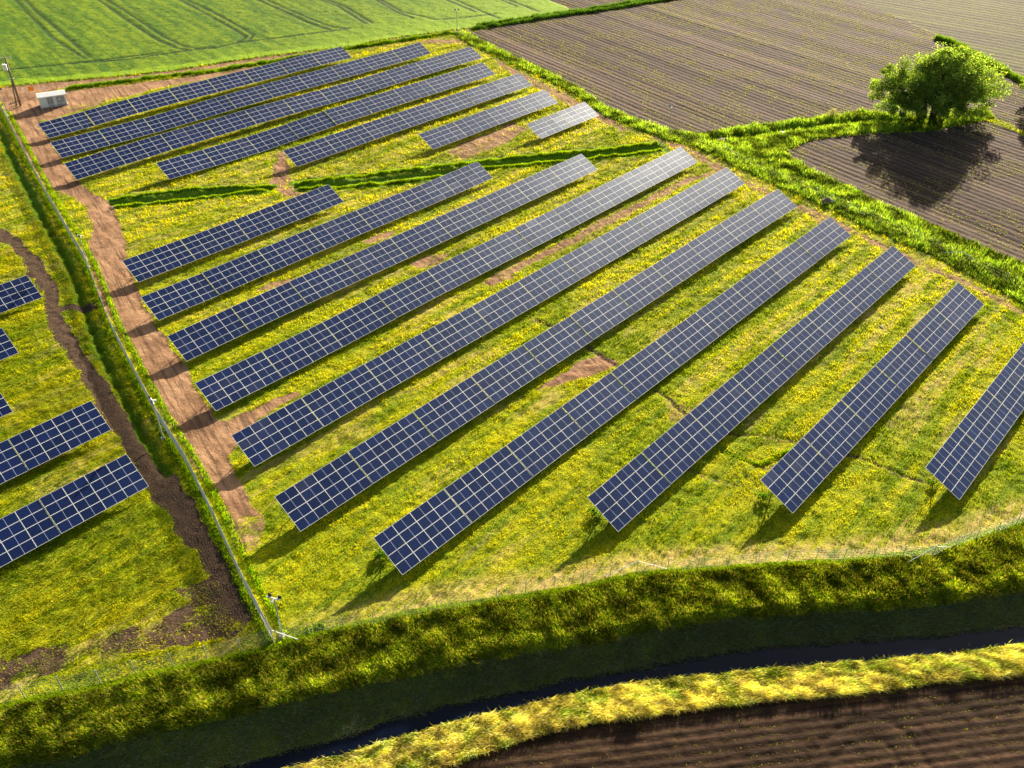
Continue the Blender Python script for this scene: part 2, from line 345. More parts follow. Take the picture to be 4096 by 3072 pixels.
P_SOIL = G([(-80, 1450), (0, 1425), (120, 1402), (240, 1375), (342, 1345), (410, 1312), (376, 1270), (478, 1246), (513, 1283), (550, 1350), (513, 1378), (420, 1392), (300, 1418), (150, 1452), (0, 1485), (-80, 1500)])
LN_SCUT = [G([(1160, 690), (1250, 740), (1330, 790), (1430, 850), (1470, 890), (1500, 920)]), G([(1490, 935), (1640, 940), (1730, 950)]), G([(1560, 975), (1650, 1010), (1750, 960), (1850, 985), (1990, 1040)]), G([(1480, 1012), (1560, 1040), (1600, 1050)])]

TRAMS = [G(q) for q in [
 [(34, 0), (58, 27), (113, 82), (171, 120), (185, 128)], [(55, 0), (79, 27), (137, 75), (185, 116), (195, 125)],
 [(212, 0), (273, 44), (342, 89), (383, 106), (410, 111), (461, 106), (513, 94), (615, 82), (756, 63)], [(229, 0), (290, 38), (355, 82), (403, 103), (427, 107), (461, 103)],
 [(386, 0), (444, 31), (506, 65), (533, 82), (513, 93)], [(403, 0), (458, 27), (523, 62), (547, 78), (540, 87)],
 [(554, 0), (615, 27), (666, 51), (711, 66)], [(574, 0), (632, 26), (684, 48), (725, 62), (756, 62)],
 [(690, 0), (729, 14), (791, 53)], [(705, 0), (745, 15), (804, 51)],
 [(811, 0), (855, 27), (893, 41)], [(821, 0), (866, 26), (941, 44), (989, 41), (1071, 31)],
 [(961, 0), (1026, 27)], [(982, 0), (1043, 27), (1078, 41)], [(1080, 0), (1116, 15)], [(1096, 0), (1165, 27)],
 [(0, 154), (27, 151), (137, 140), (273, 131), (342, 120), (400, 112)], [(34, 150), (103, 144), (240, 129), (340, 116)]]]

# ------------------------------------------------------------------ ground height and cover
def zone_y(x):
    return yl(L_F, x), yl(L_C, x), yl(L_U, x), yl(L_W, x), yl(L_N, x)
def height(x, y):
    wob = (fbm(x, y, 3.5, 2, 3) - .5) * 1.6
    yf, yc, yu, yw, yn = zone_y(x)
    yy = y + wob * sstep(2.5, 0.5, np.abs(y - yc)) * .8
    z = np.zeros_like(x)
    def seg(a, b, za, zb):
        m = (yy < a) & (yy >= b); t = (a[m] - yy[m]) / (a[m] - b[m]); t = t * t * (3 - 2 * t) * .5 + t * .5; z[m] = za + (zb - za) * t
    seg(yf, yc, 0, -.30)
    m = (yy < yc) & (yy >= yu); t = (yc[m] - yy[m]) / (yc[m] - yu[m]); z[m] = -.30 - 1.85 * t ** .75
    z[(yy < yu) & (yy >= yw)] = -2.4
    seg(yw, yn, -2.15, .12); z[yy < yn] = .12
    z = z + (fbm(x, y, 18, 5, 2) - .5) * .16
    for ln in (LN_ID1, LN_ID2):
        d = pdist(x, y, ln); z -= .6 * np.exp(-(d / .7) ** 2)
    for ln in (LN_IU1, LN_IL1, LN_IU2, LN_IL2):
        d = pdist(x, y, ln); z += .10 * np.exp(-(d / .8) ** 2)
    d = pdist(x, y, LN_WDITCH); z -= .55 * np.exp(-(d / .6) ** 2)
    d = pdist(x, y, LN_VDITCH); z -= 1.3 * np.exp(-(d / 1.3) ** 2)
    for ln in LN_SCUT:
        d = pdist(x, y, ln); z -= .12 * np.exp(-(d / .3) ** 2)
    return z
def cover(x, y):
    """region ids and soft cover amounts"""
    wx = (fbm(x, y, 2.5, 7, 3) - .5) * 1.6; wy = (fbm(x, y, 2.5, 9, 3) - .5) * 1.6
    X = x + wx; Y = y + wy; c = {}
    yf, yc, yu, yw, yn = zone_y(x)
    south = y < yf
    reg = np.zeros(x.shape, np.int8)
    reg[inpoly(X, Y, P_NE)] = 2; reg[inpoly(X, Y, P_FAR)] = 2; reg[inpoly(X, Y, P_E)] = 3; reg[inpoly(X, Y, P_STUB)] = 5
    reg[inpoly(x + wx * .5, y + wy * .5, P_CROP)] = 1
    reg[Y < yn] = 4
    tr = inpoly(X, Y, P_TRACK); ntr = inpoly(x + wx * .5, y + wy * .5, P_NTRACK) & (reg == 0)
    dirt = np.zeros(x.shape); dirt[tr] = 1; dirt[ntr] = 1
    for pl, wg in DIRT:
        m = inpoly(X, Y, pl); dirt[m] = np.maximum(dirt[m], wg * (.55 + .6 * fbm(x[m], y[m], 1.8, 1, 3)))
    reg[(dirt >= .999) & (reg == 0)] = 6
    ver = inpoly(X, Y, P_VERGE) & (reg != 1); lush = ver * 1.0; reg[ver & (reg != 6)] = 0
    dirt[ver] *= .2
    for ln, wd in ((LN_IU1, 1.3), (LN_IL1, 1.3), (LN_IU2, 1.6), (LN_IL2, 1.5), (LN_ID1, 1.2), (LN_ID2, 1.2), (LN_NHEDGE, 1.5), (LN_WDITCH, 1.0)):
        d = pdist(X, Y, ln); lush = np.maximum(lush, sstep(wd, wd * .6, d))
    lush[south & (y > yc)] = .8; lush[(y <= yc) & (Y > yn)] = .5
    dirt = dirt * (1 - lush)
    soil = np.zeros(x.shape)
    for ln, wd in LN_SOIL:
        d = pdist(X, Y, ln); soil = np.maximum(soil, sstep(wd * 1.25, wd * .7, d))
    m = inpoly(X, Y, P_SOIL); soil[m] = np.maximum(soil[m], -.05 + 1.25 * fbm(x[m], y[m], 2.2, 4, 3))
    for ln in LN_SCUT: soil = np.maximum(soil, .55 * sstep(.7, .2, pdist(X, Y, ln)))
    soil[south & (Y > yn)] *= 0
    s = x * UN[0] + y * UN[1]; p = x * NN[0] + y * NN[1]
    dry = .75 * sstep(.50, .68, fbm(s * .12, p, 1.3, 11, 3)) * sstep(.40, .62, fbm(x, y, 14, 12, 2)) 
    sf = y - yf; dry = np.maximum(dry, sstep(2.6, .6, np.abs(sf - .8)) * sstep(-28, -5, x) * .95)
    dry = np.maximum(dry, sstep(85, 150, y) * .6 * fbm(s * .15, p, 1.5, 3, 2) * 1.6)
    near_bank = (y < yw) & (Y > yn); dry = np.where(near_bank, .95, dry); lush = np.where(near_bank, .0, lush)
    slope = (y >= yu) & (y <= yc)
    dry = np.where(slope, .45, dry)
    dry = np.clip(dry, 0, 1) * (1 - lush * .8)
    c.update(reg=reg, dirt=dirt, lush=np.clip(lush, 0, 1), soil=soil, dry=dry, south=south, sf=sf, slope=slope, near=near_bank, yn=yn, yw=yw, yc=yc, yu=yu)
    return c

def axis(lo, hi, c0, c1, d, g, far):
    a = list(np.arange(c0, c1, d)); s = d
    while a[-1] < hi: s = min(s * (1 + g), .8); a.append(a[-1] + s)
    s = 1.0
    while a[-1] < far: s *= 1.25; a.append(a[-1] + s)
    b = []; v = c0; s = d
    while v > lo: s = min(s * (1 + g), .8); v -= s; b.append(v)
    s = 1.0
    while v > -far: s *= 1.25; v -= s; b.append(v)
    return np.array(b[::-1] + a)
XS = axis(-185, 195, -62, 100, .25, .003, 2500)
YS = axis(33, 300, 34, 112, .22, .0035, 2500)
GX, GY = np.meshgrid(XS, YS); sh = GX.shape
gx = GX.ravel(); gy = GY.ravel()
C = cover(gx, gy); gz = height(gx, gy)
rg = C['reg']
# small unevenness: clods, tussocks
rough = (vnoise(gx / .5, gy / .5, 3) - .5) * .17 + (vnoise(gx / 1.1, gy / 1.1, 4) - .5) * .14
rough *= np.where((rg == 6), .45, np.where((rg == 2) | (rg == 3) | (rg == 1) | (rg == 5), .35, 1.0)) * np.where((gy > 320) | (np.abs(gx) > 220), 0, 1)
sdir = (gx * UN[0] + gy * UN[1]); pdir = (gx * NN[0] + gy * NN[1])
rough *= np.where(C['south'], .55, np.where(rg == 0, .8, 1.0))
rough += np.where(rg == 0, (vnoise(sdir / 3, pdir / .6, 6) - .5) * .10, 0)
rough += C['lush'] * np.where(C['south'], .25, 1) * (vnoise(gx / 1.3, gy / 1.3, 9) - .5) * .45 + C['near'] * (vnoise(gx / .9, gy / .9, 8) - .5) * .45
rough += C['dirt'] * (vnoise(sdir / .5 , pdir / 6, 6) - .5) * .10
gz = gz + rough
# ploughed ridges
tx, ty = 31 / 31.3, 4.3 / 31.3
q4 = -gx * ty + gy * tx + (vnoise(gx / 8, gy / 8, 2) - .5) * .8
gz += np.where(rg == 4, (vnoise(q4 / 2.2, gx / 60, 5) - .5) * .12 + (vnoise(gx / .35, gy / .35, 9) - .5) * .06, 0)
for ln in (G([(1720, 1700), (1745, 1640), (1790, 1590), (1840, 1562), (1897, 1553), (1940, 1570), (1975, 1600), (2010, 1659)]), G([(1765, 1700), (1790, 1650), (1830, 1610), (1870, 1597), (1905, 1600), (1930, 1625), (1945, 1660)]), G([(2130, 1700), (2150, 1620), (2180, 1560), (2230, 1510)])):
    gz -= .12 * np.exp(-(pdist(gx, gy, ln) / .25) ** 2) * (rg == 4)
tx, ty = 35 / 58.6, -47 / 58.6
q2 = -gx * ty + gy * tx
gz += np.where((rg == 2) | (rg == 3), (vnoise(q2 / 3.2, gx * 0 + 3.3, 5) - .5) * .25, 0)
tram = np.zeros(gx.shape)
for ln in TRAMS: tram = np.maximum(tram, sstep(.75, .25, pdist(gx, gy, ln, 3)))
gz -= tram * .15 * (rg == 1)
gz += np.where(rg == 1, .25 + (vnoise(gx / 1.6, gy / 1.6, 2) - .5) * .16, 0)
yel = np.clip(sstep(-75, 5, gx - (gy - 240) * .9) * .95 + (fbm(gx, gy, 9, 6, 3) - .5) * .5, 0, 1) * .85  # yellower to the right: crop variation plus veiling glare put into the colour
cropedge = pdist(gx, gy, G([(-300, 203), (0, 185), (103, 175), (239, 164), (376, 149), (547, 123), (756, 98), (855, 80), (982, 63)]), 6)
yel = np.clip(np.maximum(yel, sstep(3.2, 1.6, cropedge + (fbm(gx, gy, 2, 8) - .5) * 2) * .8), 0, 1)
idx = np.arange(gx.size).reshape(sh)
quads = np.stack([idx[:-1, :-1], idx[:-1, 1:], idx[1:, 1:], idx[1:, :-1]], -1).reshape(-1, 4)
frg = rg[quads[:, 0]]
names = {0: ('ground', M_SITE), 1: ('crop_field', M_CROP), 2: ('sown_field', M_PL1), 3: ('sown_field', M_PL1), 4: ('ploughed_field', M_PL2), 5: ('stubble_field', M_STUB), 6: ('dirt_track', M_SITE)}
Vg = np.stack([gx, gy, gz], -1)
for r_, (nm, mt) in names.items():
    q = quads[frg == r_]
    if not len(q): continue
    us, inv = np.unique(q.ravel(), return_inverse=True)
    at = {'dirt': C['dirt'][us], 'lush': C['lush'][us], 'dry': C['dry'][us], 'soil': C['soil'][us]} if mt is M_SITE else ({'tram': tram[us], 'yellow': yel[us]} if r_ == 1 else {})
    if r_ == 6: at['dirt'] = np.ones(len(us))
    o = mesh_np(nm, Vg[us], inv.reshape(-1, 4), mt, smooth=True, attrs=at); tag(o, kind='structure')
# water in the ditch
xa = np.linspace(-80, 150, 231); ya = yl(L_U, xa) + .7; yb = yl(L_W, xa) - .9
Vw = np.concatenate([np.stack([xa, ya, xa * 0 - 2.02], -1), np.stack([xa, yb, xa * 0 - 2.02], -1)])
ii = np.arange(230); tag(mesh_np('water', Vw, np.stack([ii, ii + 231, ii + 232, ii + 1], -1), M_WATER), kind='structure')

def ground_z(x, y):
    ix = np.clip(np.searchsorted(XS, x) - 1, 0, len(XS) - 2); iy = np.clip(np.searchsorted(YS, y) - 1, 0, len(YS) - 2)
    fx = (x - XS[ix]) / (XS[ix + 1] - XS[ix]); fy = (y - YS[iy]) / (YS[iy + 1] - YS[iy]); Z = gz.reshape(sh)
    return (Z[iy, ix] * (1 - fx) + Z[iy, ix + 1] * fx) * (1 - fy) + (Z[iy + 1, ix] * (1 - fx) + Z[iy + 1, ix + 1] * fx) * fy
def gcell(a, x, y):
    ix = np.clip(np.searchsorted(XS, x) - 1, 0, len(XS) - 2); iy = np.clip(np.searchsorted(YS, y) - 1, 0, len(YS) - 2); return a.reshape(sh)[iy, ix]

# ------------------------------------------------------------------ blades
def blades(name, x, y, h, wd, lean, az_lean, col, label=None, z=None, mat=M_BLADE):
    n = len(x); z = ground_z(x, y) - .02 if z is None else z
    a = RNG.random(n) * 2 * math.pi; dx = np.cos(a) * wd / 2; dy = np.sin(a) * wd / 2
    lx = np.cos(az_lean) * lean * h; ly = np.sin(az_lean) * lean * h; hz = h * np.sqrt(np.clip(1 - lean ** 2, .05, 1))
    V = np.empty((n, 3, 3)); V[:, 0] = np.stack([x - dx, y - dy, z], -1); V[:, 1] = np.stack([x + dx, y + dy, z], -1)
    V[:, 2] = np.stack([x + lx, y + ly, z + hz], -1)
    Fc = np.arange(n * 3).reshape(-1, 3)
    o = mesh_np(name, V.reshape(-1, 3), Fc, mat, attrs={'Col': np.repeat(col, 3, axis=0)})
    tag(o, kind='stuff')
    if label: tag(o, label, 'grass')
    return o
def palette(n, cols, wts, var=.25, clump=None):
    cols = np.array(cols); k = RNG.choice(len(cols), n, p=np.array(wts) / sum(wts)); c = cols[k] * (1 + (RNG.random((n, 1)) - .5) * 2 * var)
    if clump is not None: c = c * clump[:, None]
    return np.clip(c, 0, 1)
def visible(x, y, m=6):
    X = np.stack([x, y, np.zeros_like(x)], -1) - np.array([0, 0, CAMZ]); d = X @ fw
    px = 2048 + F_PX * (X @ cr) / d; py = CY - F_PX * (X @ cu) / d
    return (px > -150) & (px < 4246) & (py > -120) & (py < 3250)
# mown meadow
def sample(n, x0, x1, y0, y1, dens):
    x = x0 + RNG.random(n) * (x1 - x0); y = y0 + RNG.random(n) * (y1 - y0)
    k = visible(x, y) & (RNG.random(n) < dens(x, y)); return x[k], y[k]
x, y = sample(3400000, -125, 110, 40, 245, lambda x, y: np.clip((95 / (y + 25)) ** 1.6, 0.12, 1))
k = (gcell(rg, x, y) == 0)
di = gcell(C['dirt'], x, y); so_ = gcell(C['soil'], x, y); lu = gcell(C['lush'], x, y); dr = gcell(C['dry'], x, y); sf = gcell(C['sf'], x, y)
k &= (RNG.random(len(x)) > di * 1.25) & (RNG.random(len(x)) > so_ * 1.05) & (lu < .5) & (sf > -.3)
cl = fbm(x, y, 1.3, 13, 2)
k &= RNG.random(len(x)) < (.25 + 1.1 * cl)
x, y, dr, cl = x[k], y[k], dr[k], cl[k]; n = len(x)
sc_ = np.clip((y + 20) / 90, .9, 2.2)
isd = RNG.random(n) < (.06 + .55 * dr)
west = (x * UN[0] + y * UN[1]) < (gcell(0 * gx, x, y) + 24)
h = (.08 + RNG.random(n) * .17) * (.5 + 1.3 * cl) * sc_; lean = np.where(isd, .9, .25 + .5 * RNG.random(n))
big = fbm(x, y, 9, 14, 2)
col = palette(n, [(.42, .48, .002), (.58, .55, .002), (.20, .31, .003), (.62, .54, .03)], [5, 5, 2, 1], .15)
stk = sstep(.38, .62, fbm((x * UN[0] + y * UN[1]) * .1, x * NN[0] + y * NN[1], 1.1, 5, 3)); col *= (.62 + .65 * stk)[:, None] * np.array([1, 1, 1])
col[:, 0] *= .75 + .35 * stk; col *= (.8 + .4 * big)[:, None]
col[isd] = palette(int(isd.sum()), [(.55, .44, .14), (.60, .48, .22), (.50, .46, .05)], [2, 1, 2], .2)
blades('mown_grass', x, y, h, (.05 + .06 * RNG.random(n)) * sc_, lean, RNG.normal(-PSI + 3.9, .9, n), col, 'short yellow-green mown grass between and around the rows of solar tables')

# tall bank grass between fence and ditch
def band(n, x0, x1, fa, fb):
    x = x0 + RNG.random(n) * (x1 - x0); t = RNG.random(n); y = fa(x) * (1 - t) + fb(x) * t; k = visible(x, y); return x[k], y[k], t[k]
x, y, t = band(200000, -52, 66, lambda x: yl(L_F, x) + .1, lambda x: yl(L_C, x) - .9)
n = len(x); cl = fbm(x, y, 1.6, 3, 3); edge = sstep(.0, .12, t)
h = (.30 + .45 * sstep(.3, .75, cl) * (.4 + .9 * RNG.random(n))) * (.35 + .65 * edge)
col = palette(n, [(.17, .30, .006), (.34, .40, .008), (.08, .16, .006), (.55, .47, .05), (.66, .56, .16)], [4, 4, 3, 3, 2], .4, .55 + .8 * sstep(.25, .75, fbm(x, y, 1.5, 8, 3)))
e3 = t > .70; col[e3] *= 1.25; e2 = t < .12; col[e2] = palette(int(e2.sum()), [(.22, .34, .012), (.3, .38, .012)], [1, 1], .2)
blades('bank_grass', x, y, h, .05 + .06 * RNG.random(n), .25 + .45 * RNG.random(n), RNG.normal(3.9, .9, n), col, 'tall dark green seeding grass on the bank between the wire fence and the water ditch')
# shaded slope
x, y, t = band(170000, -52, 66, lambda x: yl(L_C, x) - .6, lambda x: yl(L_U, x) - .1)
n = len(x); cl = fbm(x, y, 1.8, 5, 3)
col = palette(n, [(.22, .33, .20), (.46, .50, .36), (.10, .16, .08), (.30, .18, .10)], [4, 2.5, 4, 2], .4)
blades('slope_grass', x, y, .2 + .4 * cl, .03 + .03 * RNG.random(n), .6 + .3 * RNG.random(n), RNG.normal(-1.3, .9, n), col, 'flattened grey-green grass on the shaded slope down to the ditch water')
# sunlit straw bank
x, y, t = band(150000, -30, 66, lambda x: yl(L_W, x) + .1, lambda x: yl(L_N, x) - .25)
n = len(x); cl = fbm(x, y, 1.1, 6, 3)
col = palette(n, [(.80, .66, .20), (.85, .74, .38), (.66, .56, .06), (.34, .36, .03)], [4, 3, 3, 1.5], .2)
g_ = (fbm(x, y, 1.6, 15, 3) + (RNG.random(n) - .5) * .5 > .66); col[g_] = palette(int(g_.sum()), [(.14, .24, .02), (.25, .32, .03)], [1, 1], .25)
col *= (.6 + .8 * sstep(.3, .7, fbm(x, y, .8, 2, 2)))[:, None]; col = np.clip(col, 0, .9)
blades('dry_bank_grass', x, y, .35 + .9 * cl, .045 + .05 * RNG.random(n), .45 + .45 * RNG.random(n), RNG.normal(-1.45, .6, n), col, 'long straw-yellow grass on the sunlit bank between the ditch water and the brown ploughed field')
# lush strips
def strip(name, pls, wd, per_m, hh, cols, wts, label):
    X = []; Y = []; Hh = []
    for pl, ww in pls:
        for (x1, y1), (x2, y2) in zip(pl[:-1], pl[1:]):
            L = math.hypot(x2 - x1, y2 - y1); m = int(L * per_m * ww / wd); t = RNG.random(m); o = RNG.normal(0, ww * .42, m)
            X.append(x1 + (x2 - x1) * t - (y2 - y1) / L * o); Y.append(y1 + (y2 - y1) * t + (x2 - x1) / L * o); Hh.append(np.exp(-(o / ww) ** 2))
    x = np.concatenate(X); y = np.concatenate(Y); hm = np.concatenate(Hh); k = visible(x, y); x, y, hm = x[k], y[k], hm[k]; n = len(x)
    cl = fbm(x, y, 1.5, 4, 3); col = palette(n, cols, wts, .25, .7 + .6 * fbm(x, y, 2.2, 9, 2))
    return blades(name, x, y, hh * hm * (.35 + 1.1 * cl) * (.6 + .6 * RNG.random(n)), .10 + .08 * RNG.random(n), .2 + .4 * RNG.random(n), RNG.random(n) * 6.28, col, label)
LC = [(.14, .30, .01), (.28, .44, .01), (.45, .54, .012), (.06, .15, .01)]
strip('ditch_weeds', [(LN_IU1, .5), (LN_IL1, .5), (LN_IU2, .75), (LN_IL2, .65)], 1.0, 300, .5, LC, [2, 4, 4, 1], 'lush green weeds along both sides of the small ditch crossing between the two blocks of rows')
strip('field_edge_weeds', [(LN_NHEDGE, 1.1)], 1.1, 200, .9, LC, [4, 3, 1, 3], 'dark green weed strip behind the top row, below the dirt path by the green crop')
strip('fence_weeds', [(offs(FENCE_W[1:], .4), .55), (offs(FENCE_W[1:], -1.1), .55)], .6, 75, .45, LC, [3, 4, 3, 2], 'green weeds and grass along the foot of the long mesh fence at left')
strip('track_edge_weeds', [([gp(600, 1400), gp(640, 1375), gp(700, 1350)], .8), ([gp(1560, 975), gp(1640, 1005), gp(1730, 960)], .4)], .6, 120, .3, LC, [3, 4, 3, 2], 'low green weed patches by the bottom fence corner')
strip('far_hedgerow', [(LN_TOPH1, 1.2), (LN_TOPH2, .9)], 1.2, 150, 1.3, [(.06, .15, .03), (.12, .25, .02), (.18, .30, .03)], [4, 3, 2], 'thin double hedge line between the green crop and the large brown field')
strip('right_hedgerow', [(LN_HEDGE_R, 1.4)], 1.2, 330, 1.6, [(.10, .22, .02), (.20, .34, .03), (.28, .42, .03)], [3, 4, 3], 'thick bushy hedge at upper right, running down to the right edge')
# verge on the right
x = -30 + RNG.random(900000) * 160; y = 85 + RNG.random(900000) * 165
k = visible(x, y) & inpoly(x, y, P_VERGE) & (gcell(rg, x, y) == 0); x, y = x[k], y[k]; n = len(x)
cl = fbm(x, y, 2.2, 4, 3); big = fbm(x, y, 6, 2, 2)
col = palette(n, [(.14, .26, .025), (.27, .38, .03), (.42, .46, .06), (.05, .12, .012)], [3, 4, 3, 2.5], .3, .35 + 1.3 * sstep(.25, .7, cl) * (.5 + big))
blades('verge_weeds', x, y, (.3 + 1.0 * cl) * (.5 + .7 * RNG.random(n)), .12 + .09 * RNG.random(n), .2 + .45 * RNG.random(n), RNG.random(n) * 6.28, col, 'bright green rough verge between the solar field and the brown fields at right')
# left field tall flattened grass (beside the fence, west)
x = -80 + RNG.random(420000) * 66; y = 42 + RNG.random(420000) * 112; s_ = x * UN[0] + y * UN[1]
k = visible(x, y) & (gcell(rg, x, y) == 0) & (RNG.random(len(x)) > gcell(C['soil'], x, y) * 1.1)
fx_ = np.interp(y, [p[1] for p in FENCE_W[::-1]], [p[0] for p in FENCE_W[::-1]]); k &= (x < fx_ - 1.2) & (gcell(C['sf'], x, y) > .2)
x, y = x[k], y[k]; n = len(x); cl = fbm(x, y, 1.4, 6, 3); sw = vnoise(x / 2.2, y / 2.2, 7) * 3
col = palette(n, [(.13, .25, .012), (.28, .34, .015), (.38, .36, .02), (.60, .50, .14)], [4, 4, 2, .8], .25)
yw_ = sstep(.45, .6, fbm(x, y, 7, 10, 2)) > RNG.random(n); col[yw_] = palette(int(yw_.sum()), [(.42, .38, .02), (.36, .37, .015)], [1, 1], .2)
blades('long_grass', x, y, .12 + .38 * cl, .04 + .04 * RNG.random(n), .45 + .4 * RNG.random(n), RNG.normal(3.6, .4, n) + sw * .5, col, 'longer swirled yellow-green grass in the field left of the mesh fence')
# seedlings in the sown fields
def seedlings(name, m, x0, x1, y0, y1, ids, dirv, per, label, size, thr=.5):
    L = math.hypot(*dirv); tx, ty = dirv[0] / L, dirv[1] / L
    x = x0 + RNG.random(m) * (x1 - x0); y = y0 + RNG.random(m) * (y1 - y0); q = -x * ty + y * tx; q2 = np.round(q / per) * per + RNG.normal(0, .06, m)
    x += -(q2 - q) * ty; y += (q2 - q) * tx
    k = visible(x, y) & np.isin(gcell(rg, x, y), ids) & (fbm(x, y, 5, 3, 3) + .25 * vnoise(q2 / 1.7, q2 * 0, 3) > thr) ; x, y = x[k], y[k]; n = len(x)
    col = palette(n, [(.42, .42, .05), (.30, .36, .04), (.50, .44, .12)], [3, 2, 1], .25)
    blades(name, x, y, size * (.5 + RNG.random(n)), size * .8 + 0 * x, .5 + 0 * x, RNG.random(n) * 6.28, col, label)
seedlings('seedlings', 160000, -20, 190, 100, 290, [2, 3], (35, -47), 1.1, 'sparse yellow-green seedlings in rows on the brown sown fields at upper right', .2, .62)
seedlings('seedlings', 16000, -20, 70, 30, 50, [4], (31, 4.3), .75, 'tiny seedlings in rows on the dark ploughed field at bottom right', .09, .55)

# ------------------------------------------------------------------ solar tables
ML, MW, GAP = 2.288, 1.138, .014      # module size, gap
RISE = math.sin(TAU)
def panel_mesh():
    bm = bmesh.new(); t = .035; fwid = .026
    # glass
    v = [bm.verts.new(p) for p in ((-ML / 2 + fwid, -MW / 2 + fwid, -.003), (ML / 2 - fwid, -MW / 2 + fwid, -.003), (ML / 2 - fwid, MW / 2 - fwid, -.003), (-ML / 2 + fwid, MW / 2 - fwid, -.003))]
    bm.faces.new(v).material_index = 0
    for s in (-1, 1):
        add_box(bm, (0, s * (MW / 2 - fwid / 2), -t / 2), (ML, fwid, t), mi=1)
        add_box(bm, (s * (ML / 2 - fwid / 2), 0, -t / 2 - .0005), (fwid, MW - 2 * fwid, t - .001), mi=1)
    v = [bm.verts.new(p) for p in ((-ML / 2 + fwid, -MW / 2 + fwid, -.03), (-ML / 2 + fwid, MW / 2 - fwid, -.03), (ML / 2 - fwid, MW / 2 - fwid, -.03), (ML / 2 - fwid, -MW / 2 + fwid, -.03))]
    bm.faces.new(v).material_index = 1
    me = bpy.data.meshes.new('panel'); bm.normal_update(); bm.to_mesh(me); bm.free(); me.materials.append(M_GLASS); me.materials.append(M_ALU); return me
PANEL = panel_mesh()
def table_meshes(ncol):
    """frame in the tilted plane; posts upright; local x along the row, y up-slope (horizontal), origin on ground under the low edge"""
    L = ncol * ML + (ncol - 1) * GAP; ct, st = math.cos(TAU), math.sin(TAU); z0 = .8
    def P(x, v, dz=0): return (x, v * ct - dz * -st * -1 * -1 if False else v * ct + dz * -st, z0 + v * st + dz * ct)
    bm = bmesh.new()
    for v in (.35, 1.45, 3.1, 4.25):
        add_bar(bm, P(.02, v, -.09), P(L - .02, v, -.09), .06, .08)
    for x in (L * .18, L * .5, L * .82):
        add_bar(bm, P(x, .2, -.18), P(x, 4.4, -.18), .08, .1)
    fr = bpy.data.meshes.new('support_frame'); bm.normal_update(); bm.to_mesh(fr); bm.free(); fr.materials.append(M_GALV)
    def bar(nm, a, b, t):
        bm = bmesh.new(); add_bar(bm, a, b, t, t * .7); me = bpy.data.meshes.new(nm); bm.normal_update(); bm.to_mesh(me); bm.free(); me.materials.append(M_GALV); return me
    posts = []; braces = []
    for x in (L * .18, L * .82):
        posts.append(bar('post', (x, 1.05 * ct, -.3), P(x, 1.05, -.22), .13)); posts.append(bar('post', (x, 3.55 * ct, -.3), P(x, 3.55, -.22), .13))
        braces.append(bar('brace', (x + .08, 3.55 * ct, .9), P(x + .08, 2.3, -.24), .07))
    return L, fr, posts, braces
TM = {4: table_meshes(4), 5: table_meshes(5)}
ORD = ['', 'first', 'second', 'third', 'fourth', 'fifth', 'sixth', 'seventh', 'eighth', 'ninth', 'tenth', 'eleventh', 'twelfth']
def make_table(s0, p, ncol, pitch_len, z1, z2, label, group):
    L, fr, posts, braces = TM[ncol]; rx = math.atan2(z2 - z1, pitch_len)
    c = s0 * UN + p * NN
    root = empty('solar_table', (c[0], c[1], 0)); tag(root, label, 'solar table', group)
    root.rotation_euler = (0, 0, PSI)
    sl = math.tan(rx); jit = RNG.normal(0, .004)
    def zz(x): return z1 + sl * x
    def kid(me, loc=(0, 0, 0), rot=(0, 0, 0), nm=None):
        o = bpy.data.objects.new(nm or me.name.split('.')[0], me); COL.objects.link(o); o.parent = root; o.location = loc; o.rotation_euler = rot; return o
    ct, st = math.cos(TAU), math.sin(TAU)
    kid(fr, (0, 0, z1), (0, -rx, 0))
    for me in posts: kid(me, (0, 0, zz(L / 2)))
    for me in braces: kid(me, (0, 0, zz(L / 2)))
    RX = Matrix.Rotation(-rx, 4, 'Y') @ Matrix.Rotation(TAU + jit, 4, 'X')
    for i in range(ncol):
        x = ML / 2 + i * (ML + GAP)
        for j in range(4):
            v = MW / 2 + j * (MW + GAP)
            m = Matrix.Translation((x, v * ct, .8 + v * st + zz(x))) @ RX @ Matrix.Rotation(RNG.normal(0, .0035), 4, 'X') @ Matrix.Rotation(RNG.normal(0, .003), 4, 'Y')
            o = bpy.data.objects.new('panel', PANEL); COL.objects.link(o); o.parent = root; o.matrix_local = m
ROWS = [(175.43, 51.08, 125.56, 8), (164.02, 48.94, 141.87, 10), (152.51, 46.78, 148.94, 11), (141.16, 58.64, 142.07, 9), (129.66, 78.08, 142.86, 7), (117.91, 101.52, 138.57, 4), (106.66, 120.54, 139.08, 2),
        (111.72, 38.33, 75.4, 4), (100.4, 35.66, 100.52, 7), (89.22, 33.74, 117.1, 9), (77.88, 31.34, 133.33, 11), (66.49, 29.45, 131.54, 11), (55.14, 27.66, 129.87, 11), (43.69, 31.37, 126.57, 10), (32.22, 50.13, 124.49, 8), (20.73, 64.87, 120.6, 6), (8.95, 79.12, 116.23, 4)]
def row_desc(i):
    if i < 7: return 'row nearest the green crop field' if i == 0 else f'{ORD[i + 1]} row below the green crop field'
    return 'row nearest below the weedy ditch' if i == 7 else f'{ORD[i - 6]} row below the weedy ditch'
